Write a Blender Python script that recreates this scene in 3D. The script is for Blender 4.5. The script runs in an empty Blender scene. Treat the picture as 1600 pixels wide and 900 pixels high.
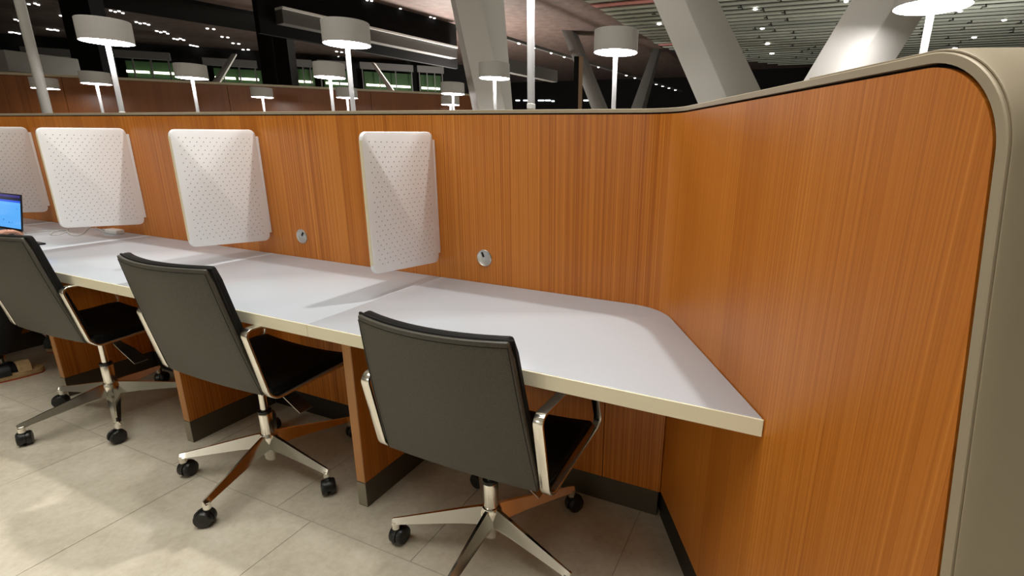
import bpy, bmesh, math, random
from mathutils import Vector, Matrix
random.seed(7)
S = bpy.context.scene
COL = S.collection
PI = math.pi
def R(a): return math.radians(a)

# ------------------------------------------------------------------ camera
CAM = Vector((.3588, -1.6334, 1.2705))
YAW, PITCH, ROLL, FPX, PX, PY = .394, .2761, .0213, 785.7257, 900.5523, 450.
_r = Vector((math.cos(YAW), math.sin(YAW), 0))
FWD = Vector((-math.sin(YAW)*math.cos(PITCH), math.cos(YAW)*math.cos(PITCH), -math.sin(PITCH)))
_u = _r.cross(FWD)
RGT = math.cos(ROLL)*_r + math.sin(ROLL)*_u
UPV = -math.sin(ROLL)*_r + math.cos(ROLL)*_u
cd = bpy.data.cameras.new('camera'); cam = bpy.data.objects.new('camera', cd); COL.objects.link(cam)
m = Matrix((RGT, UPV, -FWD)).transposed().to_4x4(); m.translation = CAM
cam.matrix_world = m
cd.sensor_width = 36; cd.lens = FPX/1600*36; cd.shift_x = (800-PX)/1600; cd.shift_y = 0
cd.clip_start = .05; cd.clip_end = 300
S.camera = cam
# ------------------------------------------------------------------ world, exposure, big lights
w = bpy.data.worlds.new('world'); S.world = w; w.use_nodes = True
w.node_tree.nodes['Background'].inputs[0].default_value = (.9, .9, 1, 1)
w.node_tree.nodes['Background'].inputs[1].default_value = .015
vs = S.view_settings; vs.view_transform = 'Standard'; vs.look = 'None'; vs.gamma = 1; vs.use_curve_mapping = False
vs.exposure = 0.0
def lamp(name, kind, loc, power, color=(1, .965, .90), rot=(0, 0, 0), **k):
    d = bpy.data.lights.new(name, kind); d.energy = power; d.color = color
    for a, b in k.items(): setattr(d, a, b)
    o = bpy.data.objects.new(name, d); o.location = loc; o.rotation_euler = rot; COL.objects.link(o); return o
def aim(p, q): return (Vector(q)-Vector(p)).to_track_quat('-Z', 'Y').to_euler()
lamp('ceiling_downlight', 'SPOT', (.2, 1.05, 5.85), 560, rot=aim((.2, 1.05, 5.85), (-1.2, -1.1, 0)), shadow_soft_size=.09, spot_size=R(50), spot_blend=.35)
lamp('ceiling_downlight', 'SPOT', (-3.7, 1.05, 5.85), 380, rot=aim((-3.7, 1.05, 5.85), (-3.7, -1.1, 0)), shadow_soft_size=.10, spot_size=R(46), spot_blend=.35)
lamp('ceiling_downlight', 'SPOT', (-.7, -.45, 5.85), 210, shadow_soft_size=.14, spot_size=R(66), spot_blend=.4)
lamp('overhead_fill', 'AREA', (-1.2, -1.9, 5.9), 215, shape='RECTANGLE', size=6.5, size_y=2.4)  # added soft fill over the aisle, not a known fixture
lamp('hall_fill', 'POINT', (-3.4, -7.2, 2.7), 110, shadow_soft_size=.6)  # added front fill behind the camera, lifts wood faces and chair backs
lamp('hall_fill', 'POINT', (-.5, 7.2, 3.4), 110, shadow_soft_size=.5)  # added fill under the near ceiling, brightens what the chrome reflects
lamp('hall_fill', 'POINT', (5, 19, 2.6), 800, shadow_soft_size=.4)  # added unseen fill that lights the grey ceiling strips
lamp('hall_fill', 'POINT', (-13, 17, 2.6), 2600, shadow_soft_size=.4)  # added unseen fill for the dark brown ceiling

def pt(x, y, dep): return CAM + (FWD*FPX + RGT*(x-PX) - UPV*(y-PY))/FPX*dep
def onz(x, y, z):
    d = FWD*FPX + RGT*(x-PX) - UPV*(y-PY); return CAM + d*((z-CAM.z)/d.z)
def ony(x, y, Y):
    d = FWD*FPX + RGT*(x-PX) - UPV*(y-PY); return CAM + d*((Y-CAM.y)/d.y)

# ------------------------------------------------------------------ materials
def mat(name, col=(.5, .5, .5), rough=.5, metal=0., emit=None, estr=1., spec=.5, coat=0.):
    m = bpy.data.materials.new(name); m.use_nodes = True
    b = m.node_tree.nodes['Principled BSDF']
    b.inputs['Base Color'].default_value = (*col, 1); b.inputs['Roughness'].default_value = rough
    b.inputs['Metallic'].default_value = metal; b.inputs['Specular IOR Level'].default_value = spec
    b.inputs['Coat Weight'].default_value = coat
    if emit: b.inputs['Emission Color'].default_value = (*emit, 1); b.inputs['Emission Strength'].default_value = estr
    return m
def N(m, t, **k):
    n = m.node_tree.nodes.new(t)
    for a, b in k.items(): setattr(n, a, b)
    return n
def L(m, a, b): m.node_tree.links.new(a, b)
def bs(m): return m.node_tree.nodes['Principled BSDF']
def math_n(m, op, a, b=None):
    n = N(m, 'ShaderNodeMath', operation=op)
    if hasattr(a, 'node'): L(m, a, n.inputs[0])
    else: n.inputs[0].default_value = a
    if b is not None:
        if hasattr(b, 'node'): L(m, b, n.inputs[1])
        else: n.inputs[1].default_value = b
    return n.outputs[0]
def ramp(m, fac, stops):
    n = N(m, 'ShaderNodeValToRGB'); e = n.color_ramp.elements
    while len(e) < len(stops): e.new(.5)
    for q, (p, c) in zip(e, stops): q.position = p; q.color = (*c, 1)
    L(m, fac, n.inputs[0]); return n.outputs[0]
def wood(name, dark, mid, light, rough=.36):
    m = mat(name, mid, rough, spec=.45); uv = N(m, 'ShaderNodeTexCoord').outputs['UV']
    sp = N(m, 'ShaderNodeSeparateXYZ'); L(m, uv, sp.inputs[0]); U, V = sp.outputs[0], sp.outputs[1]
    leaf = math_n(m, 'FLOOR', math_n(m, 'DIVIDE', U, .118))
    wn = N(m, 'ShaderNodeTexWhiteNoise', noise_dimensions='1D'); L(m, leaf, wn.inputs['W'])
    def nz(su, sv, det, extra):
        cb = N(m, 'ShaderNodeCombineXYZ')
        L(m, math_n(m, 'MULTIPLY', U, su), cb.inputs[0]); L(m, math_n(m, 'MULTIPLY', V, sv), cb.inputs[1])
        L(m, math_n(m, 'MULTIPLY', wn.outputs['Value'], extra), cb.inputs[2])
        t = N(m, 'ShaderNodeTexNoise'); t.inputs['Scale'].default_value = 1; t.inputs['Detail'].default_value = det
        t.inputs['Roughness'].default_value = .6; L(m, cb.outputs[0], t.inputs['Vector']); return t.outputs['Fac']
    a = nz(210, .12, 3, 9); b = nz(520, 2.5, 2, 3); c = nz(13, .07, 2, 5)
    f = math_n(m, 'ADD', math_n(m, 'MULTIPLY', a, .62), math_n(m, 'MULTIPLY', b, .23))
    f = math_n(m, 'ADD', f, math_n(m, 'MULTIPLY', c, .15))
    f = math_n(m, 'ADD', f, math_n(m, 'MULTIPLY', math_n(m, 'SUBTRACT', wn.outputs['Value'], .5), .10))
    mr = N(m, 'ShaderNodeMapRange'); mr.inputs['From Min'].default_value = -.06; mr.inputs['From Max'].default_value = .08
    mr.inputs['To Min'].default_value = 1.; mr.inputs['To Max'].default_value = .6; L(m, U, mr.inputs['Value'])
    f = math_n(m, 'ADD', math_n(m, 'MULTIPLY', math_n(m, 'SUBTRACT', f, .5), mr.outputs['Result']), .5)
    L(m, ramp(m, f, [(.37, dark), (.5, mid), (.63, light)]), bs(m).inputs['Base Color'])
    bp = N(m, 'ShaderNodeBump'); bp.inputs['Strength'].default_value = .08; bp.inputs['Distance'].default_value = .002
    L(m, b, bp.inputs['Height']); L(m, bp.outputs[0], bs(m).inputs['Normal'])
    return m
def noisy(m, scale, lo, hi, bump=0., detail=4, vec='Object'):
    tc = N(m, 'ShaderNodeTexCoord'); t = N(m, 'ShaderNodeTexNoise'); t.inputs['Scale'].default_value = scale
    t.inputs['Detail'].default_value = detail; L(m, tc.outputs[vec], t.inputs['Vector'])
    L(m, ramp(m, t.outputs['Fac'], [(.3, lo), (.7, hi)]), bs(m).inputs['Base Color'])
    if bump:
        bp = N(m, 'ShaderNodeBump'); bp.inputs['Strength'].default_value = bump; bp.inputs['Distance'].default_value = .003
        L(m, t.outputs['Fac'], bp.inputs['Height']); L(m, bp.outputs[0], bs(m).inputs['Normal'])
    return m
M = {}
M['wood'] = wood('teak_veneer', (.37, .098, .006), (.53, .170, .017), (.67, .25, .040))
M['wood_edge'] = wood('teak_edge', (.30, .11, .03), (.46, .20, .06), (.58, .28, .10))
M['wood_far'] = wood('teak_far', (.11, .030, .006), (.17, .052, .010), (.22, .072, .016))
M['white_top'] = mat('white_laminate', (.47, .505, .555), .24, spec=.3)
M['cream'] = mat('cream_edging', (.90, .85, .65), .35)
M['bronze'] = mat('bronze_paint', (.39, .33, .235), .42, .15)
M['gap'] = mat('black_gap', (.006, .005, .004), .8)
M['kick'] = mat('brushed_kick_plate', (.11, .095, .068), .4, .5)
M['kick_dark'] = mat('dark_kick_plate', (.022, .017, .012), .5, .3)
M['panel'] = mat('white_panel', (.93, .95, .97), .45)
M['panel_edge'] = mat('cream_panel_edge', (.80, .72, .52), .5)
M['hole'] = mat('perforation_dark', (.16, .15, .15), .8)
M['chrome'] = mat('polished_aluminium', (.90, .88, .82), .15, 1.)
M['steel'] = mat('satin_steel', (.62, .61, .58), .3, 1.)
M['leather'] = noisy(mat('charcoal_leather', (.08, .08, .07), .48), 220, (.047, .043, .033), (.072, .066, .052), .25)
M['leather_black'] = noisy(mat('black_leather', (.01, .01, .01), .6, spec=.15), 220, (.005, .005, .005), (.009, .009, .008), .2)
M['plastic'] = mat('black_plastic', (.008, .008, .008), .35)
M['shade'] = noisy(mat('white_fabric_shade', (.7, .68, .66), .8), 300, (.36, .345, .33), (.44, .425, .41))
M['diffuser'] = mat('lamp_diffuser', (.9, .9, .9), .5, emit=(1, .97, .95), estr=38.)
M['pole'] = mat('white_lamp_pole', (.50, .50, .51), .5)
M['col'] = mat('grey_white_column', (.50, .48, .45), .6)
M['col_side'] = mat('grey_column_side', (.47, .455, .44), .6)
M['brown_ceiling'] = noisy(mat('dark_brown_ceiling', (.05, .03, .025), .7), 3, (.075, .048, .040), (.13, .088, .078))
M['dark'] = mat('black_metal', (.010, .0095, .0095), .9, spec=.08)
M['darkgrey'] = mat('dark_grey_metal', (.09, .085, .08), .5)
M['grey'] = mat('grey_metal', (.30, .29, .27), .5)
M['spot'] = mat('spot_lens', (.9, .9, .9), .5, emit=(1, .95, .88), estr=9.)
M['tube'] = mat('light_tube', (.9, .9, .8), .5, emit=(.95, 1, .72), estr=3.)
M['tube_white'] = mat('white_light_tube', (.9, .9, .9), .5, emit=(.9, .97, 1), estr=2.5)
M['green_room'] = mat('green_lit_room', (.02, .05, .016), .8, emit=(.16, .42, .10), estr=.018)
M['glass'] = mat('night_glass', (.004, .004, .005), .06)
M['skin'] = noisy(mat('skin', (.6, .34, .24), .5), 40, (.55, .28, .19), (.66, .38, .28))
M['nail'] = mat('fingernail', (.72, .45, .38), .3)
M['gold'] = mat('gold_ring', (.9, .65, .25), .2, 1.)
M['black_cloth'] = noisy(mat('black_cloth', (.006, .006, .006), .9), 90, (.003, .003, .003), (.009, .009, .009))
M['hair'] = mat('dark_hair', (.012, .008, .006), .5)
M['eye'] = mat('eye_white', (.8, .8, .8), .3)
M['lip'] = mat('lip', (.5, .2, .17), .4)
M['sole'] = noisy(mat('cork_sole', (.55, .38, .19), .8), 60, (.42, .28, .13), (.62, .44, .23))
M['red'] = mat('red_outsole', (.5, .08, .03), .6)
M['black_strap'] = mat('black_strap', (.01, .01, .01), .5)
M['laptop'] = mat('dark_laptop', (.02, .022, .03), .35, .4)
M['white_plastic'] = mat('white_plastic', (.82, .82, .80), .35)
M['cable'] = mat('grey_white_cable', (.50, .50, .48), .4)
M['near_ceiling'] = mat('pale_ceiling', (.62, .61, .57), .8)
M['near_wall'] = mat('pale_wall', (.62, .59, .52), .8)
M['kick_front_lit'] = mat('lit_steel_kick', (.30, .27, .20), .45, .3)  # kick plate steel made paler, light on its front put into the colour
def stone():
    m = mat('sand_stone_tile', (.5, .46, .38), .42, spec=.4)
    g = N(m, 'ShaderNodeNewGeometry'); oi = N(m, 'ShaderNodeObjectInfo')
    def nz(s, d):
        t = N(m, 'ShaderNodeTexNoise'); t.inputs['Scale'].default_value = s; t.inputs['Detail'].default_value = d
        t.inputs['Roughness'].default_value = .65; L(m, g.outputs['Position'], t.inputs['Vector']); return t.outputs['Fac']
    f = math_n(m, 'ADD', math_n(m, 'MULTIPLY', nz(7, 6), .6), math_n(m, 'MULTIPLY', nz(45, 4), .4))
    f = math_n(m, 'ADD', f, math_n(m, 'MULTIPLY', math_n(m, 'SUBTRACT', oi.outputs['Random'], .5), .10))
    L(m, ramp(m, f, [(.3, (.46, .41, .315)), (.52, (.60, .55, .44)), (.72, (.70, .655, .55))]), bs(m).inputs['Base Color'])
    bp = N(m, 'ShaderNodeBump'); bp.inputs['Strength'].default_value = .25; bp.inputs['Distance'].default_value = .003
    L(m, nz(90, 5), bp.inputs['Height']); L(m, bp.outputs[0], bs(m).inputs['Normal']); return m
M['stone'] = stone()
M['grout'] = mat('grout', (.44, .41, .34), .9)
def strip_mat():
    m = mat('grey_ceiling_panel', (.4, .4, .36), .7); oi = N(m, 'ShaderNodeObjectInfo')
    L(m, ramp(m, oi.outputs['Random'], [(0, (.25, .265, .235)), (.5, (.30, .315, .28)), (1, (.35, .365, .315))]), bs(m).inputs['Base Color']); return m
M['strip'] = strip_mat()
M['strip_pink'] = mat('dusty_pink_ceiling_panel', (.42, .17, .16), .7)
def screen_mat():
    m = mat('laptop_screen', (.02, .02, .03), .2)
    uv = N(m, 'ShaderNodeTexCoord').outputs['UV']; sp = N(m, 'ShaderNodeSeparateXYZ'); L(m, uv, sp.inputs[0])
    c = ramp(m, sp.outputs[1], [(0, (.10, .42, .95)), (.70, (.12, .45, .97)), (.78, (.02, .10, .75)), (.84, (.004, .004, .02)), (.93, (.03, .02, .2))])
    m.node_tree.nodes[-1].color_ramp.interpolation = 'CONSTANT'
    vo = N(m, 'ShaderNodeTexVoronoi'); vo.inputs['Scale'].default_value = 5; L(m, uv, vo.inputs['Vector'])
    mx = N(m, 'ShaderNodeMix', data_type='RGBA'); L(m, math_n(m, 'MULTIPLY', math_n(m, 'LESS_THAN', vo.outputs['Distance'], .10), math_n(m, 'LESS_THAN', sp.outputs[1], .68)), mx.inputs[0])
    L(m, c, mx.inputs[6]); mx.inputs[7].default_value = (.02, .12, .5, 1)
    L(m, mx.outputs[2], bs(m).inputs['Emission Color']); bs(m).inputs['Emission Strength'].default_value = 1.
    return m
M['screen'] = screen_mat()

# ------------------------------------------------------------------ helpers
class MB:
    def __init__(s): s.v = []; s.f = []
    def add(s, vs, fs):
        o = len(s.v); s.v += [Vector(p) for p in vs]; s.f += [[i+o for i in f] for f in fs]; return s
    def box(s, a, b, rot=0, piv=None):
        x0, y0, z0 = a; x1, y1, z1 = b
        vs = [Vector(p) for p in ((x0,y0,z0),(x1,y0,z0),(x1,y1,z0),(x0,y1,z0),(x0,y0,z1),(x1,y0,z1),(x1,y1,z1),(x0,y1,z1))]
        if rot:
            c = Vector(piv) if piv else (Vector(a)+Vector(b))/2; q = Matrix.Rotation(rot, 3, 'Z'); vs = [q @ (p-c)+c for p in vs]
        return s.add(vs, [(3,2,1,0),(4,5,6,7),(0,1,5,4),(1,2,6,5),(2,3,7,6),(3,0,4,7)])
    def hexa(s, p): return s.add(p, [(3,2,1,0),(4,5,6,7),(0,1,5,4),(1,2,6,5),(2,3,7,6),(3,0,4,7)])
    def prism(s, poly, z0, z1):
        n = len(poly)
        return s.add([(x, y, z0) for x, y in poly]+[(x, y, z1) for x, y in poly],
                     [list(range(n))[::-1], list(range(n, 2*n))]+[(i, (i+1) % n, n+(i+1) % n, n+i) for i in range(n)])
    def loft(s, rings, caps=True, closed=False):
        n = len(rings[0]); vs = [p for r in rings for p in r]; fs = []
        k = len(rings)
        for i in range(k if closed else k-1):
            a, b = i*n, ((i+1) % k)*n
            fs += [(a+j, a+(j+1) % n, b+(j+1) % n, b+j) for j in range(n)]
        if caps and not closed: fs += [list(range(n))[::-1], list(range((k-1)*n, k*n))]
        return s.add(vs, fs)
    def tube(s, path, r, n=10, caps=True):
        path = [Vector(p) for p in path]; rr = r if isinstance(r, (list, tuple)) else [r]*len(path)
        rings = []; up = None
        for i, p in enumerate(path):
            t = (path[min(i+1, len(path)-1)]-path[max(i-1, 0)]).normalized()
            if up is None: up = t.orthogonal().normalized()
            up = (up-t*up.dot(t)).normalized(); b = t.cross(up)
            rings.append([p+(up*math.cos(2*PI*j/n)+b*math.sin(2*PI*j/n))*rr[i] for j in range(n)])
        return s.loft(rings, caps)
    def lathe(s, prof, c=(0, 0, 0), n=24, caps=True):
        c = Vector(c)
        return s.loft([[c+Vector((r*math.cos(2*PI*j/n), r*math.sin(2*PI*j/n), z)) for j in range(n)] for r, z in prof], caps)
    def build(s, name, m, parent=None, local=False, smooth=False, uv=None, bevel=0., bseg=2, angle=35):
        me = bpy.data.meshes.new(name)
        org = Vector((0, 0, 0))
        if parent is not None and not local:
            p = parent
            while p is not None: org += p.location; p = p.parent
        me.from_pydata([tuple(v-org) for v in s.v], [], s.f)
        bm = bmesh.new(); bm.from_mesh(me); bmesh.ops.recalc_face_normals(bm, faces=bm.faces)
        if bevel:
            es = [e for e in bm.edges if len(e.link_faces) == 2 and e.calc_face_angle(0) > R(angle)]
            bmesh.ops.bevel(bm, geom=es, offset=bevel, segments=bseg, affect='EDGES', profile=.5, clamp_overlap=True)
        if smooth or bevel:
            for f in bm.faces: f.smooth = True
            for e in bm.edges:
                if len(e.link_faces) == 2 and e.calc_face_angle(0) > R(angle): e.smooth = False
        bm.to_mesh(me); bm.free()
        if uv:
            ul = me.uv_layers.new(name='UVMap')
            for lp in me.loops:
                ul.data[lp.index].uv = uv(me.vertices[lp.vertex_index].co+org)
        me.materials.append(M[m] if isinstance(m, str) else m)
        o = bpy.data.objects.new(name, me); COL.objects.link(o)
        if parent is not None: o.parent = parent
        return o
def tag(o, label, cat, group=None):
    o['label'] = label; o['category'] = cat
    if group: o['group'] = group
    return o
def thing(name, label, cat, loc=(0, 0, 0), group=None, rz=0):
    o = bpy.data.objects.new(name, None); o.empty_display_size = .1; COL.objects.link(o); o.location = loc; o.rotation_euler = (0, 0, rz)
    return tag(o, label, cat, group)
def struct(o): o['kind'] = 'structure'; return o
def dup(o, parent=None):
    c = o.copy(); COL.objects.link(c)
    if parent is not None: c.parent = parent
    for ch in list(o.children): dup(ch, c)
    return c
woodbox = lambda p: (p.x+p.y*1.0, p.z)

def rounded(poly, rad, n=8):
    out = []; k = len(poly)
    for i in range(k):
        p = Vector(poly[i]); a = Vector(poly[i-1]); b = Vector(poly[(i+1) % k])
        r = rad[i] if isinstance(rad, (list, tuple)) else rad
        d1 = (a-p).normalized(); d2 = (b-p).normalized(); an = d1.angle(d2)
        if r <= 0 or abs(an-PI) < .01: out.append(tuple(p)); continue
        t = r/math.tan(an/2); c = p+(d1+d2).normalized()*(r/math.sin(an/2))
        p1, p2 = p+d1*t, p+d2*t; a1 = math.atan2((p1-c).y, (p1-c).x); a2 = math.atan2((p2-c).y, (p2-c).x); da = (a2-a1+PI) % (2*PI)-PI
        for j in range(n+1): out.append((c.x+r*math.cos(a1+da*j/n), c.y+r*math.sin(a1+da*j/n)))
    return out

# ------------------------------------------------------------------ floor
fl = MB().box((-40, -9, -.20), (30, 45, -.0018)).build('floor', 'grout'); struct(fl)
tile_mesh = {}
def tile(x0, x1, y0, y1):
    k = (round(x1-x0, 3), round(y1-y0, 3))
    if k not in tile_mesh:
        o = MB().box((0, 0, -.0017), (k[0], k[1], 0)).build('tile', 'stone', fl, local=True, bevel=.0015, bseg=1); tile_mesh[k] = o
    else: o = tile_mesh[k].copy(); COL.objects.link(o)
    o.location = (x0, y0, 0)
j = .0013
rows = [(-.04, .56, 0.0), (-.64, -.04, 0.0), (-1.24, -.64, -.43), (-1.84, -1.24, 0.0), (-2.44, -1.84, -.43)]
for y0, y1, off in rows:
    for k in range(-11, 4):
        tile(off+.6*k+j, off+.6*(k+1)-j, y0+j, y1-j)
o = MB().box((-40, .56+j, -.0017), (30, 45, 0)).build('far_paving', 'stone', fl)
o = MB().box((2.4, -9, -.0017), (30, .56-j, 0)).build('side_paving', 'stone', fl)
o = MB().box((-40, -9, -.0017), (2.38, -2.44-j, 0)).build('aisle_paving', 'stone', fl)

# ------------------------------------------------------------------ folded wood partition
RAD = .20; TT = RAD*math.tan(R(30)); LARC = RAD*PI/3
uB = Vector((math.cos(R(60)), -math.sin(R(60)), 0)); nB = Vector((-math.sin(R(60)), -math.cos(R(60)), 0))
def face(u, z, d=0):                       # a point on the partition's face: u along it, d proud of it
    if u <= -TT: return Vector((u, -d, z))
    if u <= -TT+LARC:
        a = (u+TT)/RAD; return Vector((-TT+(RAD-d)*math.sin(a), -RAD+(RAD-d)*math.cos(a), z))
    t = u+2*TT-LARC; p = uB*t+nB*d; return Vector((p.x, p.y, z))
toU = lambda t: t-2*TT+LARC
HT = 1.37; XL = -7.2
tend = lambda z: 1.105+(1.231-z)*.121
def outline(o):                            # top edge and leaning end of the face, grown by o
    zt = HT+o; ex = o*1.007
    a = (toU(tend(zt))+ex, zt); b = (toU(tend(0))+ex, 0)
    pts = [(XL, zt)]+[(x, zt) for x in (-5, -3, -2, -1.2, -.93, -.6, -.3)]
    pts += [(-TT+LARC*i/10, zt) for i in range(11)]+[(.4, zt), (.7, zt)]
    poly = rounded([(XL, zt), a, b], [0, .115+o, 0], 18)
    return pts+poly[1:]
part = thing('partition', 'long wood veneered study partition with a bronze metal rim and rounded right end', 'partition', (0, 0, 0))
def field(u0, u1, d, o, name, m, zb, thick, par):
    ol = outline(o); us = sorted(set([u0, u1]+[round(p[0], 4) for p in ol if u0 < p[0] < u1]))
    def top(u):
        for a, b in zip(ol, ol[1:]):
            if a[0]-1e-6 <= u <= b[0]+1e-6 and b[0] > a[0]+1e-7:
                return a[1]+(b[1]-a[1])*(u-a[0])/(b[0]-a[0])
        return ol[-1][1]
    extra = []
    ue = max(p[0] for p in ol if p[1] > zb)
    us = [u for u in us if u <= ue]
    zend = [p for p in ol if p[0] > us[-1]]
    mb = MB(); rings = []
    def add_col(u, zt): rings.append([face(u, zb, d), face(u, zt, d), face(u, zt, d-thick), face(u, zb, d-thick)])
    for u in us: add_col(u, max(top(u), zb+.001))
    if u1 > 1.2:
        ub = us[-1]; zt = top(ub); utip = toU(tend(zb))+o*1.007
        for i in range(1, 13):
            u = ub+(utip-ub)*i/12; z = zt+(zb-zt)*i/12; add_col(u, max(z, zb+.0005))
    mb.loft(rings)
    uvm = {}
    def uvf(p):
        x, y = p.x, p.y
        if x < -TT-1e-5: return (x, p.z)
        t = Vector((x, y, 0)).dot(uB)
        if t > TT and abs(Vector((x, y, 0)).dot(nB)) < .03: return (toU(t), p.z)
        a = math.atan2(x+TT, y+RAD); return (-TT+RAD*a, p.z)
    return mb.build(name, m, par, smooth=True, uv=uvf, angle=30)
field(XL, 1.3, -.012, .016, 'core', 'gap', .0, .01, part)
field(XL, -.9305, 0, 0, 'wood_panel', 'wood', .1, .011, part)
p = field(-.9285, 1.3, 0, 0, 'wood_panel', 'wood', .1, .011, part); p['label'] = 'wood veneer panel bent around the inner corner'
# rim and wrap follow the outline
def sweep_outline(sections, name, m, d_list, umin=None):
    ols = [outline(o) for o in sections]; rings = []
    for i in range(len(ols[0])):
        if umin is not None and ols[0][i][0] < umin: continue
        rings.append([face(ols[k][i][0], ols[k][i][1], d_list[k]) for k in range(len(sections))])
    return MB().loft(rings).build(name, m, part, smooth=True, angle=40)
sweep_outline([.005, .005, .0155, .0170, .0170], 'metal_rim', 'bronze', [-.0115, .001, .001, -.0005, -.0115])
sweep_outline([.012, .0180, .0196, .0206, .0225, .026, .028, .012], 'end_cap', 'bronze', [-.012, -.0035, -.0035, -.006, -.03, -.10, -.26, -.26], .6)
sweep_outline([.014, .017, .017, .014], 'top_cap', 'bronze', [-.012, -.0125, -.26, -.26])
sweep_outline([.0, .016, .016, .0], 'rear_lining', 'wood_far', [-.262, -.262, -.27, -.27])
# kick plates
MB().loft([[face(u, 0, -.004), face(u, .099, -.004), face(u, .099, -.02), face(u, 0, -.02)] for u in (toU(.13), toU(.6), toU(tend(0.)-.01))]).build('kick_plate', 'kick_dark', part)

# ------------------------------------------------------------------ desks
DZ, DD = .74, .6396
seams = [-.925, -1.905, -2.885, -3.865, -4.845]
def desk(x0, x1, label, last=False):
    t = thing('desk', label, 'desk', (x0, 0, 0), 'white study desks along the partition')
    g = .0008
    if last:
        c = -.003
        pB = lambda tt: uB*tt+nB*.004
        e = pB(DD/math.sin(R(60))); e2 = pB((DD)/math.sin(R(60))-.0)
        poly = rounded([(x0+g, c), (.0, c), (e.x, -DD+.012), (e.x, -DD), (x0+g, -DD)], [0, .19, 0, 0, 0], 14)
        fx = e.x
        poly_top = rounded([(x0+g, c), (.0, c), (e.x-.004, -DD+.008), (e.x-.004, -DD+.004), (x0+g, -DD+.004)], [0, .19, 0, 0, 0], 14)
    else:
        poly_top = [(x0+g, -.003), (x1-g, -.003), (x1-g, -DD+.004), (x0+g, -DD+.004)]; fx = x1-g
    MB().prism(poly_top, .701, DZ).build('tabletop', 'white_top', t, bevel=.0012, bseg=1, angle=60)
    MB().box((x0+g, -DD, .700), (fx, -DD+.0038, DZ-.0006)).build('edge_band', 'cream', t, bevel=.001, bseg=1)
    # leg at the left seam with a metal foot plate
    a, b = x0-.02, x0+.02
    lg = MB().box((a, -.505, .1), (b, -.122, .700)).build('leg_panel', 'wood', t, uv=woodbox, bevel=.001, bseg=1)
    MB().box((a+.0005, -.5065, .1), (b-.0005, -.5052, .6995)).build('leg_edge', 'wood_edge', lg, uv=woodbox)
    MB().box((a-.0005, -.5075, 0), (b+.0005, -.122, .0995)).build('kick_plate', 'kick', lg, bevel=.001, bseg=1)
    MB().box((a, -.5085, .004), (b, -.5076, .097)).build('kick_front_lit', 'kick_front_lit', lg)  # thin sheet added to carry the lit tone of the plate's front
    xs = [x0+.021, x0+.455, x1-.021] if not last else [x0+.021, -.152, .066]
    for q, (s0, s1) in enumerate(zip(xs, xs[1:])):
        MB().box((s0+.0015, -.12, .1), (s1-.0015, -.102, .6995)).build('modesty_panel', 'wood', t, uv=woodbox, bevel=.001, bseg=1)
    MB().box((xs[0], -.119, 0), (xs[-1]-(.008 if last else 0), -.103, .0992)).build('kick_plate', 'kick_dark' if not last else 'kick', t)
    return t
desk(-.925, .4, 'white desktop with a cut corner against the right-hand wood wall, nearest chair', True)
desk(-1.905, -.925, 'white desktop between the two nearest perforated divider panels')
desk(-2.885, -1.905, 'white desktop with loose cables, behind the leftmost fully visible chair')
desk(-3.865, -2.885, 'white desktop carrying the open laptop at the left edge')
desk(-4.845, -3.865, 'white desktop beyond the laptop, mostly out of frame at left')

# ------------------------------------------------------------------ perforated divider panels
def divider(x, label):
    t = thing('divider_panel', label, 'divider', (x, 0, 0), 'perforated desk dividers')
    poly = rounded([(-.363, .832), (-.014, .806), (-.014, 1.309), (-.363, 1.299)], .026, 6)
    h = .008
    def slab(pl, x0, x1): return MB().loft([[Vector((x0, a, b)) for a, b in pl], [Vector((x1, a, b)) for a, b in pl]])
    slab(poly, -h, h).build('board', 'panel', t, local=True, bevel=.0025, bseg=2, angle=50)
    # cream front lipping set into the free edge
    lip = [(-.3645, .862), (-.3631, .862), (-.3631, 1.272), (-.3645, 1.272)]
    slab(lip, -h*.75, h*.75).build('edge_strip', 'panel_edge', t, local=True)
    MB().box((-.006, -.016, .842), (.006, -.001, 1.280)).build('hinge_strip', 'panel', t, local=True, bevel=.001)
    hb = MB()
    for side in (-1, 1):
        for r in range(27):
            for c in range(12):
                yy = -.335+c*.0262+(.0131 if r % 2 else 0); zz = .845+r*.0163
                if yy > -.035 or zz < .826-.075*yy: continue
                k = []
                for q in range(6):
                    a = q*PI/3; k.append((side*(h+.0003), yy+.0021*math.cos(a), zz+.0021*math.sin(a)))
                hb.add(k, [list(range(6))])
    ho = hb.build('perforation', 'hole', t, local=True); ho['kind'] = 'stuff'
    return t
divider(-.925, 'white perforated divider panel nearest the wood corner, seen most edge-on')
divider(-1.905, 'white perforated divider panel in the middle, second from the wood corner')
divider(-2.895, 'white perforated divider panel standing over the loose cables')
divider(-3.885, 'white perforated divider panel cut by the left picture edge, behind the laptop')

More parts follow.
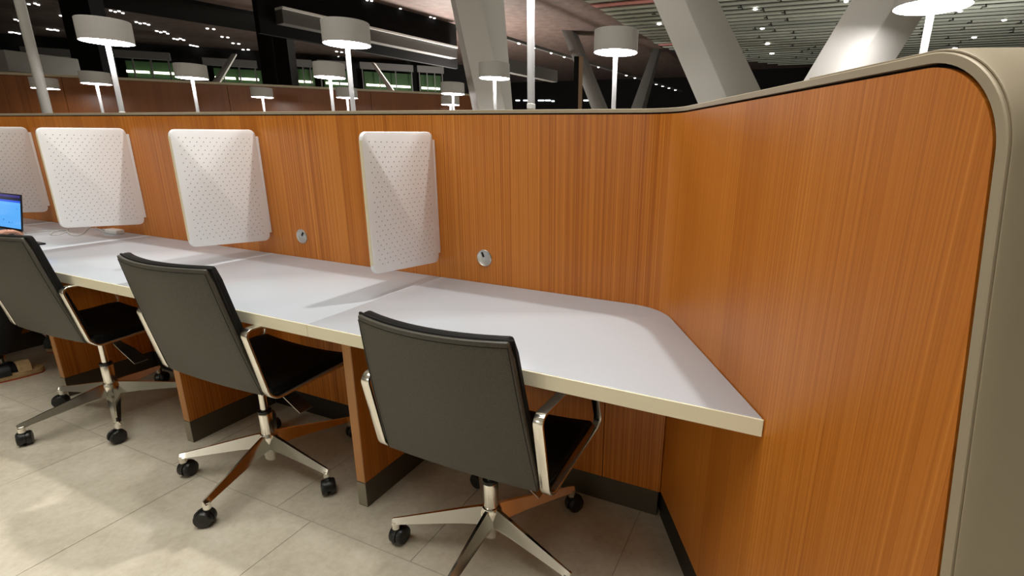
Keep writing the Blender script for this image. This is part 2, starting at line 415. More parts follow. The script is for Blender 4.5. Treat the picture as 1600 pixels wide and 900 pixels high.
# ------------------------------------------------------------------ round cable outlets on the wall
def outlet(x, z, ang, label):
    t = thing('cable_outlet', label, 'outlet', (x, 0, z), 'round metal cable outlets')
    q = Matrix.Rotation(R(90), 3, 'X')
    def lat(prof, n=32):
        mb = MB(); mb.lathe(prof, n=n); mb.v = [q @ v for v in mb.v]; return mb
    lat([(.027, 0), (.033, 0), (.033, .003), (.031, .0045), (.027, .003)]).build('ring', 'steel', t, local=True, smooth=True)
    lat([(.0268, 0), (.0268, .0028)]).build('cover', 'grey_disc', t, local=True, smooth=True)
    a = R(ang); dx, dz = math.cos(a), math.sin(a); w = .0045
    nx, nz = -dz, dx
    def bar(r0, r1, w, y0, y1):
        pts = []
        for y in (y0, y1):
            pts += [(dx*r0-nx*w, y, dz*r0-nz*w), (dx*r1-nx*w, y, dz*r1-nz*w), (dx*r1+nx*w, y, dz*r1+nz*w), (dx*r0+nx*w, y, dz*r0+nz*w)]
        return MB().hexa(pts)
    bar(.004, .0245, .0045, -.0045, -.0015).build('slot', 'gap', t, local=True)
    bar(.001, .026, .0075, -.0036, -.0012).build('slot_frame', 'steel', t, local=True)
M['grey_disc'] = mat('grey_outlet_cover', (.42, .41, .38), .5, .3)
outlet(-.711, .841, 112, 'round steel cable outlet right of the nearest divider panel')
outlet(-1.701, .840, 55, 'round steel cable outlet between the two nearest divider panels')

# ------------------------------------------------------------------ chairs
def chair(name, label, loc, drop, base_rot, rz=0, head=0):
    t = thing(name, label, 'chair', loc, 'black leather swivel chairs at the desk', rz)
    # five-star base
    for k in range(5):
        a = base_rot+k*R(72); ca, sa = math.cos(a), math.sin(a)
        def P(r, s, z): return Vector((ca*r-sa*s, sa*r+ca*s, z))
        rings = []
        for r, wb, zt, zb in ((.006, .026, .162, .098), (.04, .0255, .160, .100), (.10, .0225, .148, .100), (.20, .0175, .126, .092), (.29, .013, .107, .083), (.318, .012, .1015, .080), (.324, .010, .098, .080)):
            h = zt-zb
            rings.append([P(r, -wb*.55, zb), P(r, wb*.55, zb), P(r, wb, zb+h*.18), P(r, wb*.22, zt), P(r, -wb*.22, zt), P(r, -wb, zb+h*.18)])
        mb = MB().loft(rings)
        mb.lathe([(.0105, .060), (.0125, .064), (.0125, .090)], P(.312, 0, 0), 14)
        lg = mb.build('base_leg', 'chrome', t, local=True, smooth=True, angle=25)
        # twin-wheel caster, swivelled its own way
        b = a+R(70)+k*R(37); cb, sb = math.cos(b), math.sin(b); cc = P(.312, 0, 0)
        mb = MB()
        for sgn in (-1, 1):
            prof = [(.006, .003), (.024, .0035), (.0295, .006), (.0295, .018), (.026, .023), (.012, .0255), (.003, .026)]
            rg = []
            for r, w in prof:
                rg.append([cc+Vector((cb*(-.012+r*math.cos(2*PI*j/20))-sb*w*sgn, sb*(-.012+r*math.cos(2*PI*j/20))+cb*w*sgn, .0297+r*math.sin(2*PI*j/20))) for j in range(20)])
            mb.loft(rg)
        # hood between the wheels
        rg = []
        for w in (-.0055, .0055):
            rr = []
            for j in range(13):
                an = R(-20)+R(200)*j/12; rr.append(cc+Vector((cb*(-.012+.033*math.cos(an))-sb*w, sb*(-.012+.033*math.cos(an))+cb*w, .0297+.033*math.sin(an))))
            rg.append(rr)
        mb.loft(rg); mb.lathe([(.009, .045), (.010, .060), (.007, .064)], cc, 12)
        mb.build('caster', 'plastic', t, local=True, smooth=True, angle=40)
    MB().lathe([(.012, .046), (.018, .048), (.019, .056), (.0255, .058), (.0275, .085), (.034, .098), (.033, .150), (.028, .163), (.012, .166)], n=24).build('hub', 'chrome', t, local=True, smooth=True)
    MB().lathe([(.0235, .160), (.0235, .246), (.022, .250)], n=24).build('lower_column', 'chrome', t, local=True, smooth=True)
    MB().lathe([(.019, .250), (.0245, .251), (.0245, .262), (.016, .264)], n=24).build('collar', 'plastic', t, local=True, smooth=True)
    dz = Vector((0, 0, -drop))
    def up(mb): mb.v = [Vector((v.x*math.cos(head)-v.y*math.sin(head), v.x*math.sin(head)+v.y*math.cos(head), v.z-drop)) for v in mb.v]; return mb
    up(MB().lathe([(.0135, .264+drop), (.0135, .425)], n=20)).build('gas_column', 'chrome', t, local=True, smooth=True)
    # back
    def S_(s, tt, off):
        w = .253+(.224-.253)*tt; z = .455+(.900-.455)*tt-.003*(1-s*s)*(1-tt)
        y = -.150-.090*tt-.042*(1-s*s)*(.15+.85*tt)-.004*math.sin(PI*tt)
        return Vector((s*w, y+off, z))
    def sheet(t0, t1, off0, off1, sw, name, m, ns=14, nt=10, round_=.06, par=t, bev=.004):
        rows = []
        front = []; back = []
        for i in range(nt+1):
            tt = t0+(t1-t0)*i/nt
            shrink = 1.0
            d1 = min(1, (t1-tt)/max(1e-6, round_)) if round_ else 1
            d0 = min(1, (tt-t0)/max(1e-6, round_)) if round_ else 1
            dd = min(d1, d0); shrink = 1-.028*(1-dd)**2
            front.append([S_(s*sw*shrink, tt, off1) for s in [-1+2*j/ns for j in range(ns+1)]])
            back.append([S_(s*sw*shrink, tt, off0) for s in [-1+2*j/ns for j in range(ns+1)]])
        mb = MB(); n = ns+1
        vs = [p for r_ in front for p in r_]+[p for r_ in back for p in r_]; K = len(front)*n; fs = []
        for i in range(nt):
            for jx in range(ns):
                a = i*n+jx; fs.append((a, a+1, a+n+1, a+n)); fs.append((K+a, K+a+n, K+a+n+1, K+a+1))
        for i in range(nt):
            a = i*n; fs.append((a, a+n, K+a+n, K+a)); a = i*n+ns; fs.append((a, K+a, K+a+n, a+n))
        for jx in range(ns):
            a = jx; fs.append((a, K+a, K+a+1, a+1)); a = nt*n+jx; fs.append((a, a+1, K+a+1, K+a))
        mb.add(vs, fs); return up(mb).build(name, m, par, local=True, smooth=True, bevel=bev, bseg=2, angle=50)
    bk = sheet(0, 1.0, -.008, .006, 1.0, 'back_shell', 'leather')
    sheet(.02, 1.012, .0065, .034, .985, 'back_cushion', 'leather_black', bev=.008)
    # welt between the two layers, and a seam line on the shell
    def border(ins, off):
        pts = []
        for i in range(11): pts.append(S_(-1+ins, (1-ins)*i/10, off))
        for i in range(1, 15): pts.append(S_((-1+ins)*(1-2*i/14), 1-ins, off))
        for i in range(1, 11): pts.append(S_(1-ins, (1-ins)*(1-i/10), off))
        return pts
    up(MB().tube(border(0.0, .0065), .0042, 6)).build('welt', 'leather_black', bk, local=True, smooth=True)
    up(MB().tube(border(.03, -.0082), .0009, 5)).build('seam', 'leather_black', bk, local=True, smooth=True)
    # seat
    prof = [(-.128, .470), (-.09, .464), (0, .458), (.10, .457), (.18, .461), (.222, .455), (.238, .438)]
    rings = []
    for y, z in prof:
        row = []
        for j in range(13):
            s = -1+2*j/12; row.append(Vector((s*.250, y, z-.016*(1-s*s)+.006)))
        for j in range(13):
            s = 1-2*j/12; row.append(Vector((s*.250, y-(.008 if y > .2 else 0), z-.016*(1-s*s)-.026)))
        rings.append(row)
    up(MB().loft(rings)).build('seat', 'leather_black', t, local=True, bevel=.006, angle=55)
    # flat-bar arm loops
    for sx in (-1, 1):
        loop = rounded([(-.152, .440), (-.203, .702), (.150, .690), (.240, .452)], [.045, .022, .03, .025], 7)
        loop = loop[::1]
        xc = .2685*sx; hw = .014; th = .0042; rings = []
        n = len(loop)
        for i in range(n):
            p = Vector(loop[i]); tg = (Vector(loop[(i+1) % n])-Vector(loop[i-1])).normalized(); nn = Vector((-tg.y, tg.x))
            a = p+nn*th; b = p-nn*th
            rings.append([Vector((xc-hw, a.x, a.y)), Vector((xc+hw, a.x, a.y)), Vector((xc+hw, b.x, b.y)), Vector((xc-hw, b.x, b.y))])
        up(MB().loft(rings, closed=True)).build('arm_loop', 'chrome', t, local=True, bevel=.002, bseg=2, angle=60)
    # bracket under the seat and the tilt paddle
    rg = MB()
    for sx in (-1, 1):
        path = [Vector((0, -.01, .405)), Vector((sx*.035, -.05, .405)), Vector((sx*.075, -.09, .418)), Vector((sx*.115, -.112, .436)), Vector((sx*.14, -.10, .444))]
        rings = []
        for q in path: rings.append([q+Vector((0, -.022, -.004)), q+Vector((0, .022, -.004)), q+Vector((0, .022, .004)), q+Vector((0, -.022, .004))])
        rg.loft(rings)
    rg.lathe([(.014, .385), (.034, .395), (.036, .418), (.02, .422)], n=20)
    rg.box((-.04, -.03, .405), (.04, .16, .428))
    up(rg).build('seat_bracket', 'chrome', t, local=True, bevel=.0015, bseg=1)
    pth = [Vector((.015, .04, .404)), Vector((.045, .04, .350)), Vector((.095, .05, .318)), Vector((.153, .06, .268))]
    rings = []
    for q, hw in zip(pth, (.010, .016, .026, .028)): rings.append([q+Vector((0, -hw, -.0015)), q+Vector((0, hw, -.0015)), q+Vector((.001, hw, .0015)), q+Vector((.001, -hw, .0015))])
    up(MB().loft(rings)).build('tilt_lever', 'steel', t, local=True)
    return t
chair('office_chair', 'nearest black leather swivel chair, rightmost, in front of the last desk leg', (-.397, -.484, 0), .054, -2.765, 0, .002)
chair('office_chair', 'middle black leather swivel chair, its star base between two desk legs', (-1.413, -.489, 0), .002, -2.551, 0, .001)
chair('office_chair', 'black leather swivel chair near the left edge, below the laptop user\'s hand', (-2.46, -.499, 0), 0, -1.673, 0, .037)
chair('office_chair', 'black leather swivel chair under the seated person, out of frame at far left', (-3.60, -.80, 0), 0, -1.25, 0, 0)

# ------------------------------------------------------------------ pole lamps with drum shades
lampM = {}
def pole_lamp(x, y, label, zb=1.95, D=.33, pole=.017):
    t = thing('pole_lamp', label, 'lamp', (x, y, 0), 'drum-shade pole lamps behind the partition')
    r = D/2
    if 'p' not in lampM:
        lampM['b'] = MB().lathe([(.10, 0), (.10, .012), (.03, .018), (.022, .03)], n=28).build('base', 'pole', t, local=True, smooth=True)
        lampM['p'] = MB().lathe([(pole, .02), (pole, zb+.01)], n=16).build('pole', 'pole', t, local=True, smooth=True)
        lampM['k'] = MB().lathe([(pole, 1.43), (pole+.003, 1.432), (pole+.003, 1.452), (pole, 1.454)], n=16, caps=False).build('pole_ring', 'white_plastic', t, local=True, smooth=True)
        lampM['s'] = MB().lathe([(r-.006, zb+.003), (r, zb), (r, zb+.150), (r-.004, zb+.153), (.02, zb+.155), (.02, zb+.150), (r-.007, zb+.146)], n=40).build('shade', 'shade', t, local=True, smooth=True, angle=50)
        lampM['d'] = MB().lathe([(.0, zb-.001), (r-.006, zb-.001), (r-.007, zb+.006), (.0, zb+.006)], n=40).build('diffuser', 'diffuser', t, local=True)
    else:
        for k in 'bpksd':
            o = lampM[k].copy(); COL.objects.link(o); o.parent = t
    return t
for (x, y), lab in {
    (-.81, .58): 'tall pole of a lamp just behind the partition, its shade above the picture',
    (.876, 1.53): 'white drum-shade lamp over the rounded right partition end, cut by the top edge',
    (-.992, 2.29): 'white drum-shade lamp between the slanted white columns, right of centre',
    (-2.79, 1.44): 'large white drum-shade lamp at the top centre, left of the tilted column',
    (-4.56, .825): 'large white drum-shade lamp at the upper left beside the tall grey post',
    (-6.42, 2.54): 'white drum-shade lamp alone in front of the dark wood wall, left of centre',
    (-8.65, 2.64): 'white drum-shade lamp just left below the large upper-left lamp',
    (-10.5, 2.85): 'white drum-shade lamp behind the tall grey post, glowing on the wood wall',
    (-4.60, 2.91): 'white drum-shade lamp half overlapped by the large top-centre lamp pole',
    (-8.15, 4.70): 'small white drum-shade lamp low in front of the dark wood wall at centre left',
    (-6.60, 5.05): 'small white drum-shade lamp peeking between two poles at top centre',
    (-4.33, 4.83): 'small white drum-shade lamp, upper of the two stacked left of the tilted column',
    (-5.68, 6.60): 'small white drum-shade lamp, lower of the two stacked left of the tilted column',
    (-2.75, 3.41): 'white drum-shade lamp in front of the tilted beige column',
}.items(): pole_lamp(x, y, lab)
# the tall grey post at upper left rises to the ceiling
tp = MB(); b = onz(75, 179, 1.41); b = Vector((-5.35, .70, 0))
P0 = ony(75, 179, .70)
tp.tube([(P0.x, .70, 0), (P0.x, .70, 6.0)], .033, 18)
tag(tp.build('post', 'grey', smooth=True), 'tall round grey post rising out of frame at the upper left', 'post')

# ------------------------------------------------------------------ things on the desk, far left
def world_tube(pts, r, name, label):
    # smooth through the points
    P = [Vector(p) for p in pts]; out = []
    for i in range(len(P)-1):
        p0, p1, p2, p3 = P[max(i-1, 0)], P[i], P[i+1], P[min(i+2, len(P)-1)]
        for k in range(8):
            s = k/8; out.append(.5*((2*p1)+(-p0+p2)*s+(2*p0-5*p1+4*p2-p3)*s*s+(-p0+3*p1-3*p2+p3)*s**3))
    out.append(P[-1])
    return tag(MB().tube(out, r, 8).build(name, 'cable', smooth=True), label, 'cable')
zc = DZ+.0028
c1 = [onz(x, y, zc) for x, y in ((40, 364), (70, 361), (104, 359), (88, 361), (79, 366), (90, 367), (105, 362))]
world_tube(c1, .0022, 'cable', 'pale cable with a flat kink trailing left across the desk')
c2 = [onz(x, y, zc) for x, y in ((110, 353.5), (105, 359), (108, 365), (117, 368.5), (128, 366), (136, 358.5), (141, 355))]
world_tube(c2, .0022, 'cable', 'pale cable looped in a wide arc below the divider panel')
c3 = [onz(x, y, zc) for x, y in ((147, 356), (154, 358.5), (163, 363), (168, 361.5), (160, 357.5), (153, 356.3))]+[onz(190, 362, zc)]
c3 = [onz(x, y, zc) for x, y in ((149, 355.5), (156, 359), (165, 363.4), (169, 361), (161, 357.5), (171, 362.5), (191, 362))]
world_tube(c3, .0022, 'cable', 'pale cable coiled beside the white charger')
pc = ony(177, 352, -.055)
t = thing('charger', 'flat white charger lying by the wall under the divider panel', 'charger', (pc.x, -.055, DZ))
MB().box((-.055, -.022, 0), (.055, .022, .026)).build('body', 'white_plastic', t, local=True, bevel=.006)
MB().box((-.064, -.006, .008), (-.055, .006, .016)).build('plug', 'white_plastic', t, local=True, bevel=.001)
t = thing('phone', 'thin black phone lying on the desk behind the left chair back', 'phone', (-3.10, -.405, DZ))
MB().prism(rounded([(-.10, -.045), (.058, -.03), (.064, .028), (-.09, .03)], .008, 4), 0, .008).build('case', 'laptop', t, local=True, bevel=.001)
MB().prism(rounded([(-.096, -.041), (.054, -.027), (.060, .025), (-.086, .027)], .006, 4), .0081, .0086).build('glass', 'glass', t, local=True)
# laptop
t = thing('laptop', 'open dark laptop with a bright blue screen, cut by the left picture edge', 'laptop', (-3.655, -.40, DZ))
MB().box((-.16, -.11, .001), (.16, .11, .014)).build('base', 'laptop', t, local=True, bevel=.003)
kb = MB()
for r in range(5):
    for c in range(13): kb.box((-.145+c*.0225, .005+r*.0185, .0141), (-.126+c*.0225, .0205+r*.0185, .0155))
kb.build('keyboard', 'plastic', t, local=True)
MB().box((-.05, -.095, .0141), (.05, -.015, .0145)).build('touchpad', 'darkgrey', t, local=True)
lean = R(10)
def scr(x, h, d): return Vector((x, .108+h*math.sin(lean)-d*math.cos(lean), .014+h*math.cos(lean)+d*math.sin(lean)))
def sheet_box(x0, x1, h0, h1, d0, d1):
    return MB().hexa([scr(x0, h0, d0), scr(x1, h0, d0), scr(x1, h0, d1), scr(x0, h0, d1), scr(x0, h1, d0), scr(x1, h1, d0), scr(x1, h1, d1), scr(x0, h1, d1)])
sheet_box(-.16, .16, .0, .20, -.006, 0).build('lid', 'laptop', t, local=True, bevel=.002)
so = MB().add([scr(-.153, .012, .0006), scr(.153, .012, .0006), scr(.153, .193, .0006), scr(-.153, .193, .0006)], [(0, 1, 2, 3)]).build('screen', 'screen', t, local=True)
ul = so.data.uv_layers.new(name='UVMap')
for lp in so.data.loops:
    ul.data[lp.index].uv = [(0, 0), (1, 0), (1, 1), (0, 1)][lp.vertex_index]

# ------------------------------------------------------------------ person at the laptop
def skin(name, m, nodes, edges, par, sub=2, root=0):
    me = bpy.data.meshes.new(name); org = par.location
    me.from_pydata([tuple(Vector(n[0])-org) for n in nodes], edges, []); me.update()
    o = bpy.data.objects.new(name, me); COL.objects.link(o); o.parent = par
    sk = o.modifiers.new('skin', 'SKIN'); sk.use_smooth_shade = True
    o.modifiers.new('sub', 'SUBSURF').levels = sub; o.modifiers['sub'].render_levels = sub
    lay = me.skin_vertices[0].data if me.skin_vertices else None
    if lay is None:
        bm = bmesh.new(); bm.from_mesh(me); bm.verts.layers.skin.verify(); bm.to_mesh(me); bm.free(); lay = me.skin_vertices[0].data
    for i, n in enumerate(nodes):
        rr = n[1] if isinstance(n[1], tuple) else (n[1], n[1]); lay[i].radius = rr; lay[i].use_root = (i == root)
    me.materials.append(M[m]); return o
px, py = -3.60, -.80
per = thing('person', 'person in black clothes and cork sandals typing on the laptop at the left edge', 'person', (px, py, 0))
nodes = []; edges = []
def nd(p, r, prev=None):
    nodes.append((p, r))
    if prev is not None: edges.append((prev, len(nodes)-1))
    return len(nodes)-1
pel = nd((px, py, .56), (.13, .10))
wa = nd((px, py-.02, .72), (.115, .085), pel); ch = nd((px, py, .90), (.135, .095), wa); sh = nd((px, py+.02, 1.03), (.10, .075), ch)
nk = nd((px, py+.04, 1.12), .048, sh); hd0 = nd((px, py+.06, 1.19), (.062, .07), nk); hd = nd((px, py+.065, 1.27), (.074, .088), hd0); hd2 = nd((px, py+.055, 1.335), (.058, .07), hd)
hands = {}
for sx in (-1, 1):
    s1 = nd((px+sx*.165, py+.01, 1.03), .055, sh); el = nd((px+(-.225 if sx < 0 else .27), py+.11, .80), .042, s1)
    hx = px+sx*.10 if sx < 0 else px+.335; HZ = 0 if sx < 0 else -.014
    HY = 0 if sx < 0 else -.035
    wr = nd((hx+sx*.03, -.505+HY, .802+HZ), (.027, .023), el)
    pm = nd((hx+sx*.015, -.445+HY, .806+HZ), (.036, .018), wr); hands[sx] = (hx, pm)
    k = nd((hx+sx*.012, -.418+HY, .804+HZ), (.036, .015), pm)
    for q, (ox, ln) in enumerate(((-.030, .058), (-.010, .068), (.011, .064), (.031, .050))):
        ox = -ox*sx*-1
        a = nd((hx+ox, -.400+HY, .806+HZ), .0092, k); b_ = nd((hx+ox*1.1, -.400+HY+ln*.5, .806+HZ), .0085, a); c_ = nd((hx+ox*1.12, -.400+HY+ln*.95, .784+HZ), .0072, b_)
    th1 = nd((hx-sx*.040, -.440+HY, .794+HZ), .011, pm); th2 = nd((hx-sx*.052, -.405+HY, .784+HZ), .0095, th1); nd((hx-sx*.045, -.378+HY, .776+HZ), .008, th2)
    hp = nd((px+sx*.10, py+.05, .545), .085, pel); kn = nd((px+sx*.15, -.38, .535), .060, hp)
    if sx > 0: an = nd((-3.415, -.60, .10), .036, kn); f1 = nd((-3.405, -.56, .055), (.034, .022), an); nd((-3.385, -.47, .045), (.040, .016), f1)
    else: an = nd((-3.66, -.235, .12), .036, kn); f1 = nd((-3.62, -.215, .065), (.034, .022), an); nd((-3.53, -.175, .052), (.040, .016), f1)
skin('body', 'skin', nodes, edges, per)
# finger ring and nails
hx = hands[1][0]
MB().tube([(hx-.0105+.0098*math.cos(a), -.422, .7915+.0098*math.sin(a)) for a in [2*PI*i/12 for i in range(13)]], .0016, 6).build('ring', 'gold', per, smooth=True)
# head features
fc = Vector((px, py+.155, 1.265))
MB().loft([[fc+Vector((.011*s*math.cos(a), .0+dy, dz_+.004*math.sin(a))) for a in [2*PI*i/8 for i in range(8)]] for s, dy, dz_ in ((.5, -.01, .02), (.8, .006, -.004), (1.2, .012, -.018), (.9, -.004, -.026))]).build('nose', 'skin', per, smooth=True)
for sx in (-1, 1):
    MB().lathe([(.003, -.011), (.010, -.006), (.0115, 0), (.010, .006), (.003, .011)], fc+Vector((sx*.030, -.014, .018)), 12).build('eye', 'eye', per, smooth=True)
    MB().lathe([(.004, -.028), (.013, -.018), (.016, 0), (.014, .018), (.005, .028)], Vector((px+sx*.082, py+.05, 1.265)), 10).build('ear', 'skin', per, smooth=True)
MB().tube([fc+Vector((x, -.008-abs(x)*.3, -.048)) for x in (-.024, -.012, 0, .012, .024)], [.002, .0055, .006, .0055, .002], 8).build('mouth', 'lip', per, smooth=True)
hn = [((px, py+.02, 1.37), (.082, .09)), ((px, py-.005, 1.29), (.088, .078)), ((px, py-.02, 1.17), (.075, .055)), ((px, py-.05, 1.05), (.07, .035))]
skin('hair', 'hair', hn, [(0, 1), (1, 2), (2, 3)], per)
# clothing: loose top with sleeves, and wide trousers
tn = []; te = []
def tnd(p, r, prev=None):
    tn.append((p, r))
    if prev is not None: te.append((prev, len(tn)-1))
    return len(tn)-1
a0 = tnd((px, py, .60), (.175, .145)); a1 = tnd((px, py-.02, .75), (.165, .125), a0); a2 = tnd((px, py, .92), (.165, .120), a1); a3 = tnd((px, py+.02, 1.05), (.115, .085), a2)
for sx in (-1, 1):
    s1 = tnd((px+sx*.18, py+.01, 1.035), .070, a3); e1 = tnd((px+(-.235 if sx < 0 else .28), py+.11, .80), .060, s1); tnd((px+(sx*.15 if sx < 0 else .335), -.545, .780), .036, e1)
skin('top', 'black_cloth', tn, te, per)
tn = []; te = []
a0 = tnd((px, py, .58), (.165, .13))
for sx in (-1, 1):
    h1 = tnd((px+sx*.11, py+.07, .56), .105, a0); k1 = tnd((px+sx*.155, -.38, .555), .088, h1)
    if sx > 0: tnd((-3.41, -.585, .13), .07, tnd((-3.39, -.535, .26), .10, tnd((-3.40, -.45, .42), .10, k1)))
    else: tnd((-3.655, -.245, .14), .068, tnd((-3.67, -.30, .26), .09, tnd((-3.70, -.36, .42), .09, k1)))
skin('trousers', 'black_cloth', tn, te, per)
for A_, B_, C_ in (((-3.415, -.60, .12), (-3.405, -.56, .058), (-3.385, -.47, .046)), ((-3.66, -.235, .14), (-3.62, -.215, .068), (-3.53, -.175, .053))):
    skin('sock', 'black_cloth', [(A_, .041), (B_, (.038, .027)), (C_, (.044, .021))], [(0, 1), (1, 2)], per)
def sandal(cx, cy, ang, z0):
    q = Matrix.Rotation(ang, 3, 'Z'); c = Vector((cx, cy, z0))
    oln = rounded([(-.125, -.036), (.04, -.046), (.115, -.040), (.135, .0), (.115, .040), (.04, .044), (-.125, .034)], [.034, .05, .03, .03, .03, .05, .034], 5)
    mb = MB().prism(oln, .006, .034); mb.v = [q @ v+c for v in mb.v]; s = mb.build('sandal', 'sole', per, bevel=.004)
    mb = MB().prism(oln, 0, .0058); mb.v = [q @ v+c for v in mb.v]; mb.build('outsole', 'red', s)
    for x, w in ((.055, .026), (-.02, .024), (-.085, .018)):
        rings = []
        for i in range(11):
            a = PI*i/10; yy = -.044*math.cos(a); zz = .028+.056*math.sin(a)*(1 if x > -.05 else 1.3)
            rings.append([q @ Vector((x-w, yy, zz))+c, q @ Vector((x+w, yy, zz))+c, q @ Vector((x+w, yy*1.06, zz+.004))+c, q @ Vector((x-w, yy*1.06, zz+.004))+c])
        MB().loft(rings).build('strap', 'black_strap' if x != .055 else 'sole', s, smooth=True)
sandal(-3.39, -.53, R(80), 0.0)
sandal(-3.58, -.20, R(22), 0.0)

# ------------------------------------------------------------------ the hall behind the partition
CZ = 6.0
ce = MB().box((-45, 3, CZ), (-6.4, 50, CZ+.2)); ce.box((-6.4, 10.9, CZ+.35), (30, 50, CZ+.5))
ce = struct(ce.build('ceiling', 'brown_ceiling'))
MB().box((-45, -9, CZ+.1), (30, 3, CZ+.3)).box((-6.4, 3, CZ+.1), (30, 10.9, CZ+.3)).build('near_ceiling', 'near_ceiling', ce)
pm = {}; dots = MB()
y = 11.0; k = 0
while y < 31.5:
    xl = -6.75+max(0, (y-16))*.06+(max(0, y-24.5)**1.25)*.42+random.uniform(-.05, .05)
    x = xl
    ln = 3.0; x += -(k % 3)*.0
    first = True
    while x < 16:
        l_ = ln*(.55+.45*((k*37+int(x*10)) % 3)/2) if first else ln
        key = round(l_, 2)
        pink = (k, int((x-xl)/3)) in ((9, 0), (22, 0))
        kk = (key, pink)
        if kk not in pm:
            o = MB().hexa([(0, 0, -.10), (l_-.05, 0, -.10), (l_-.05, .57, -.04), (0, .57, -.04), (0, 0, -.06), (l_-.05, 0, -.06), (l_-.05, .57, .0), (0, .57, .0)]).build('ceiling_panel', 'strip_pink' if pink else 'strip', ce, local=True); pm[kk] = o
        else: o = pm[kk].copy(); COL.objects.link(o)
        o.location = (x, y, CZ+random.uniform(-.004, .004)); x += l_; first = False; dots.box((x-.12, y+.02, CZ-.113), (x+.02, y+.13, CZ-.10))
    y += .58; k += 1
dots.build('panel_joint', 'gap', ce)['kind'] = 'stuff'
# far walls that close the hall in the dark
wf = struct(MB().box((-30, 36, 0), (30, 36.4, 7)).build('wall_back', 'dark'))
wn = struct(MB().box((-45, -9.4, 0), (30, -9, 6.3)).build('wall_front', 'near_wall'))
wr = struct(MB().box((29.6, -9, 0), (30, 50, 7)).build('wall_right', 'dark'))
wl = struct(MB().box((-45.5, -9, 0), (-45, 50, 7)).build('wall_left', 'dark'))
# far glazed facade with green-lit rooms, turned to the hall
e = Vector((.755, .656, 0)); nrm = Vector((.656, -.755, 0))
F0 = pt(450, 120, 27); F0.z = 0
def fp(s, z, d=0): q = F0+e*s+nrm*d; return Vector((q.x, q.y, z))
def fs(x, y=120):            # where along the facade a sight line lands
    d = pt(x, y, 1)-CAM; A = Vector((F0.x-CAM.x, F0.y-CAM.y, 0)); k = (A.dot(nrm))/(Vector((d.x, d.y, 0)).dot(nrm)); q = CAM+d*k
    return (Vector((q.x, q.y, 0))-F0).dot(e), q.z
def fbox(s0, s1, z0, z1, d0, d1, name, m, par, **k):
    return MB().hexa([fp(s0, z0, d0), fp(s1, z0, d0), fp(s1, z0, d1), fp(s0, z0, d1), fp(s0, z1, d0), fp(s1, z1, d0), fp(s1, z1, d1), fp(s0, z1, d1)]).build(name, m, par, **k)
s0, s1 = fs(-40)[0], fs(745)[0]
fac = struct(fbox(s0, s1, 0, 6, -2.4, -2.3, 'wall_far', 'dark', None))
n = 1
for x0, x1, y0, y1, ty in ((40, 118, 88, 118, 103), (178, 268, 92, 122, 110), (322, 402, 104, 131, 120), (450, 488, 104, 136, 125), (500, 545, 106, 137, 128), (566, 645, 110, 143, 132), (655, 692, 114, 143, 136)):
    a, zt = fs(x0, y0); b, zb = fs(x1, y1); zt = fs((x0+x1)/2, (y0))[1]; zb = fs((x0+x1)/2, y1)[1]; tz = fs((x0+x1)/2, ty)[1]
    W = fbox(a, b, zb, zt, -1.2, -1.1, 'window_%d' % n, 'green_room', None); W['kind'] = 'structure'; n += 1
    k = max(3, int((b-a)/.75))
    for i in range(k+1):
        s = a+(b-a)*i/k; fbox(s-.025, s+.025, zb, zt, -.05, .05, 'mullion', 'darkgrey', W)
    fbox(a, b, zb-.08, zb, -.08, .05, 'sill', 'dark', W)
    fbox(a-.1, b+.1, zt, zt+.35, -.1, .08, 'spandrel', 'darkgrey', W)
    m_ = int((b-a)/1.5)+1
    for i in range(m_):
        sA = a+(b-a)*(i+.08)/m_; sB = a+(b-a)*(i+.92)/m_; fbox(sA, sB, tz-.05, tz+.06, -.9, -.8, 'light_tube', 'tube', W)
    for i in range(k):
        sA = a+(b-a)*i/k+.03; sB = a+(b-a)*(i+1)/k-.03
# dark wood partition across the hall, with a metal cap
D0 = pt(400, 140, 10.4); D0.z = 2.225; dW = (onz(737, 147, D0.z)-onz(185, 121, D0.z)); A = onz(185, 121, D0.z); Bq = onz(737, 147, D0.z)
dirw = (Bq-A).normalized(); perp = Vector((-dirw.y, dirw.x, 0))
t = thing('wood_partition', 'dark wood partition wall with a metal cap far behind the small lamps', 'partition', (A.x, A.y, 0))
zt = D0.z
def wbox(s0, s1, z0, z1, d0, d1, name, m, uvf=True):
    P = [A+dirw*s+perp*d for s, d in ((s0, d0), (s1, d0), (s1, d1), (s0, d1))]
    vs = [(p_.x, p_.y, z0) for p_ in P]+[(p_.x, p_.y, z1) for p_ in P]
    return MB().hexa(vs).build(name, m, t, uv=(lambda p_: ((p_-A).dot(dirw), p_.z)) if uvf else None)
Lw = (Bq-A).length
s = -8.0
while s < Lw:
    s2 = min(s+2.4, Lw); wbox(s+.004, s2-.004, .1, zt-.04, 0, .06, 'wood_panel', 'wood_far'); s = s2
wbox(-8, Lw+.02, zt-.038, zt, -.02, .3, 'metal_cap', 'bronze', False)
wbox(-8, Lw+.02, 0, zt-.04, .0605, .28, 'core', 'dark', False)
# pale box at the far left edge
q0, q1 = pt(-30, 80, 10.5), pt(35, 113, 10.5)
tag(MB().box((q0.x, q1.y-.2, q1.z), (q1.x, q1.y+1.0, q0.z)).build('bulkhead', 'grey', bevel=.02), 'pale grey box-shaped bulkhead at the far upper left edge', 'bulkhead')
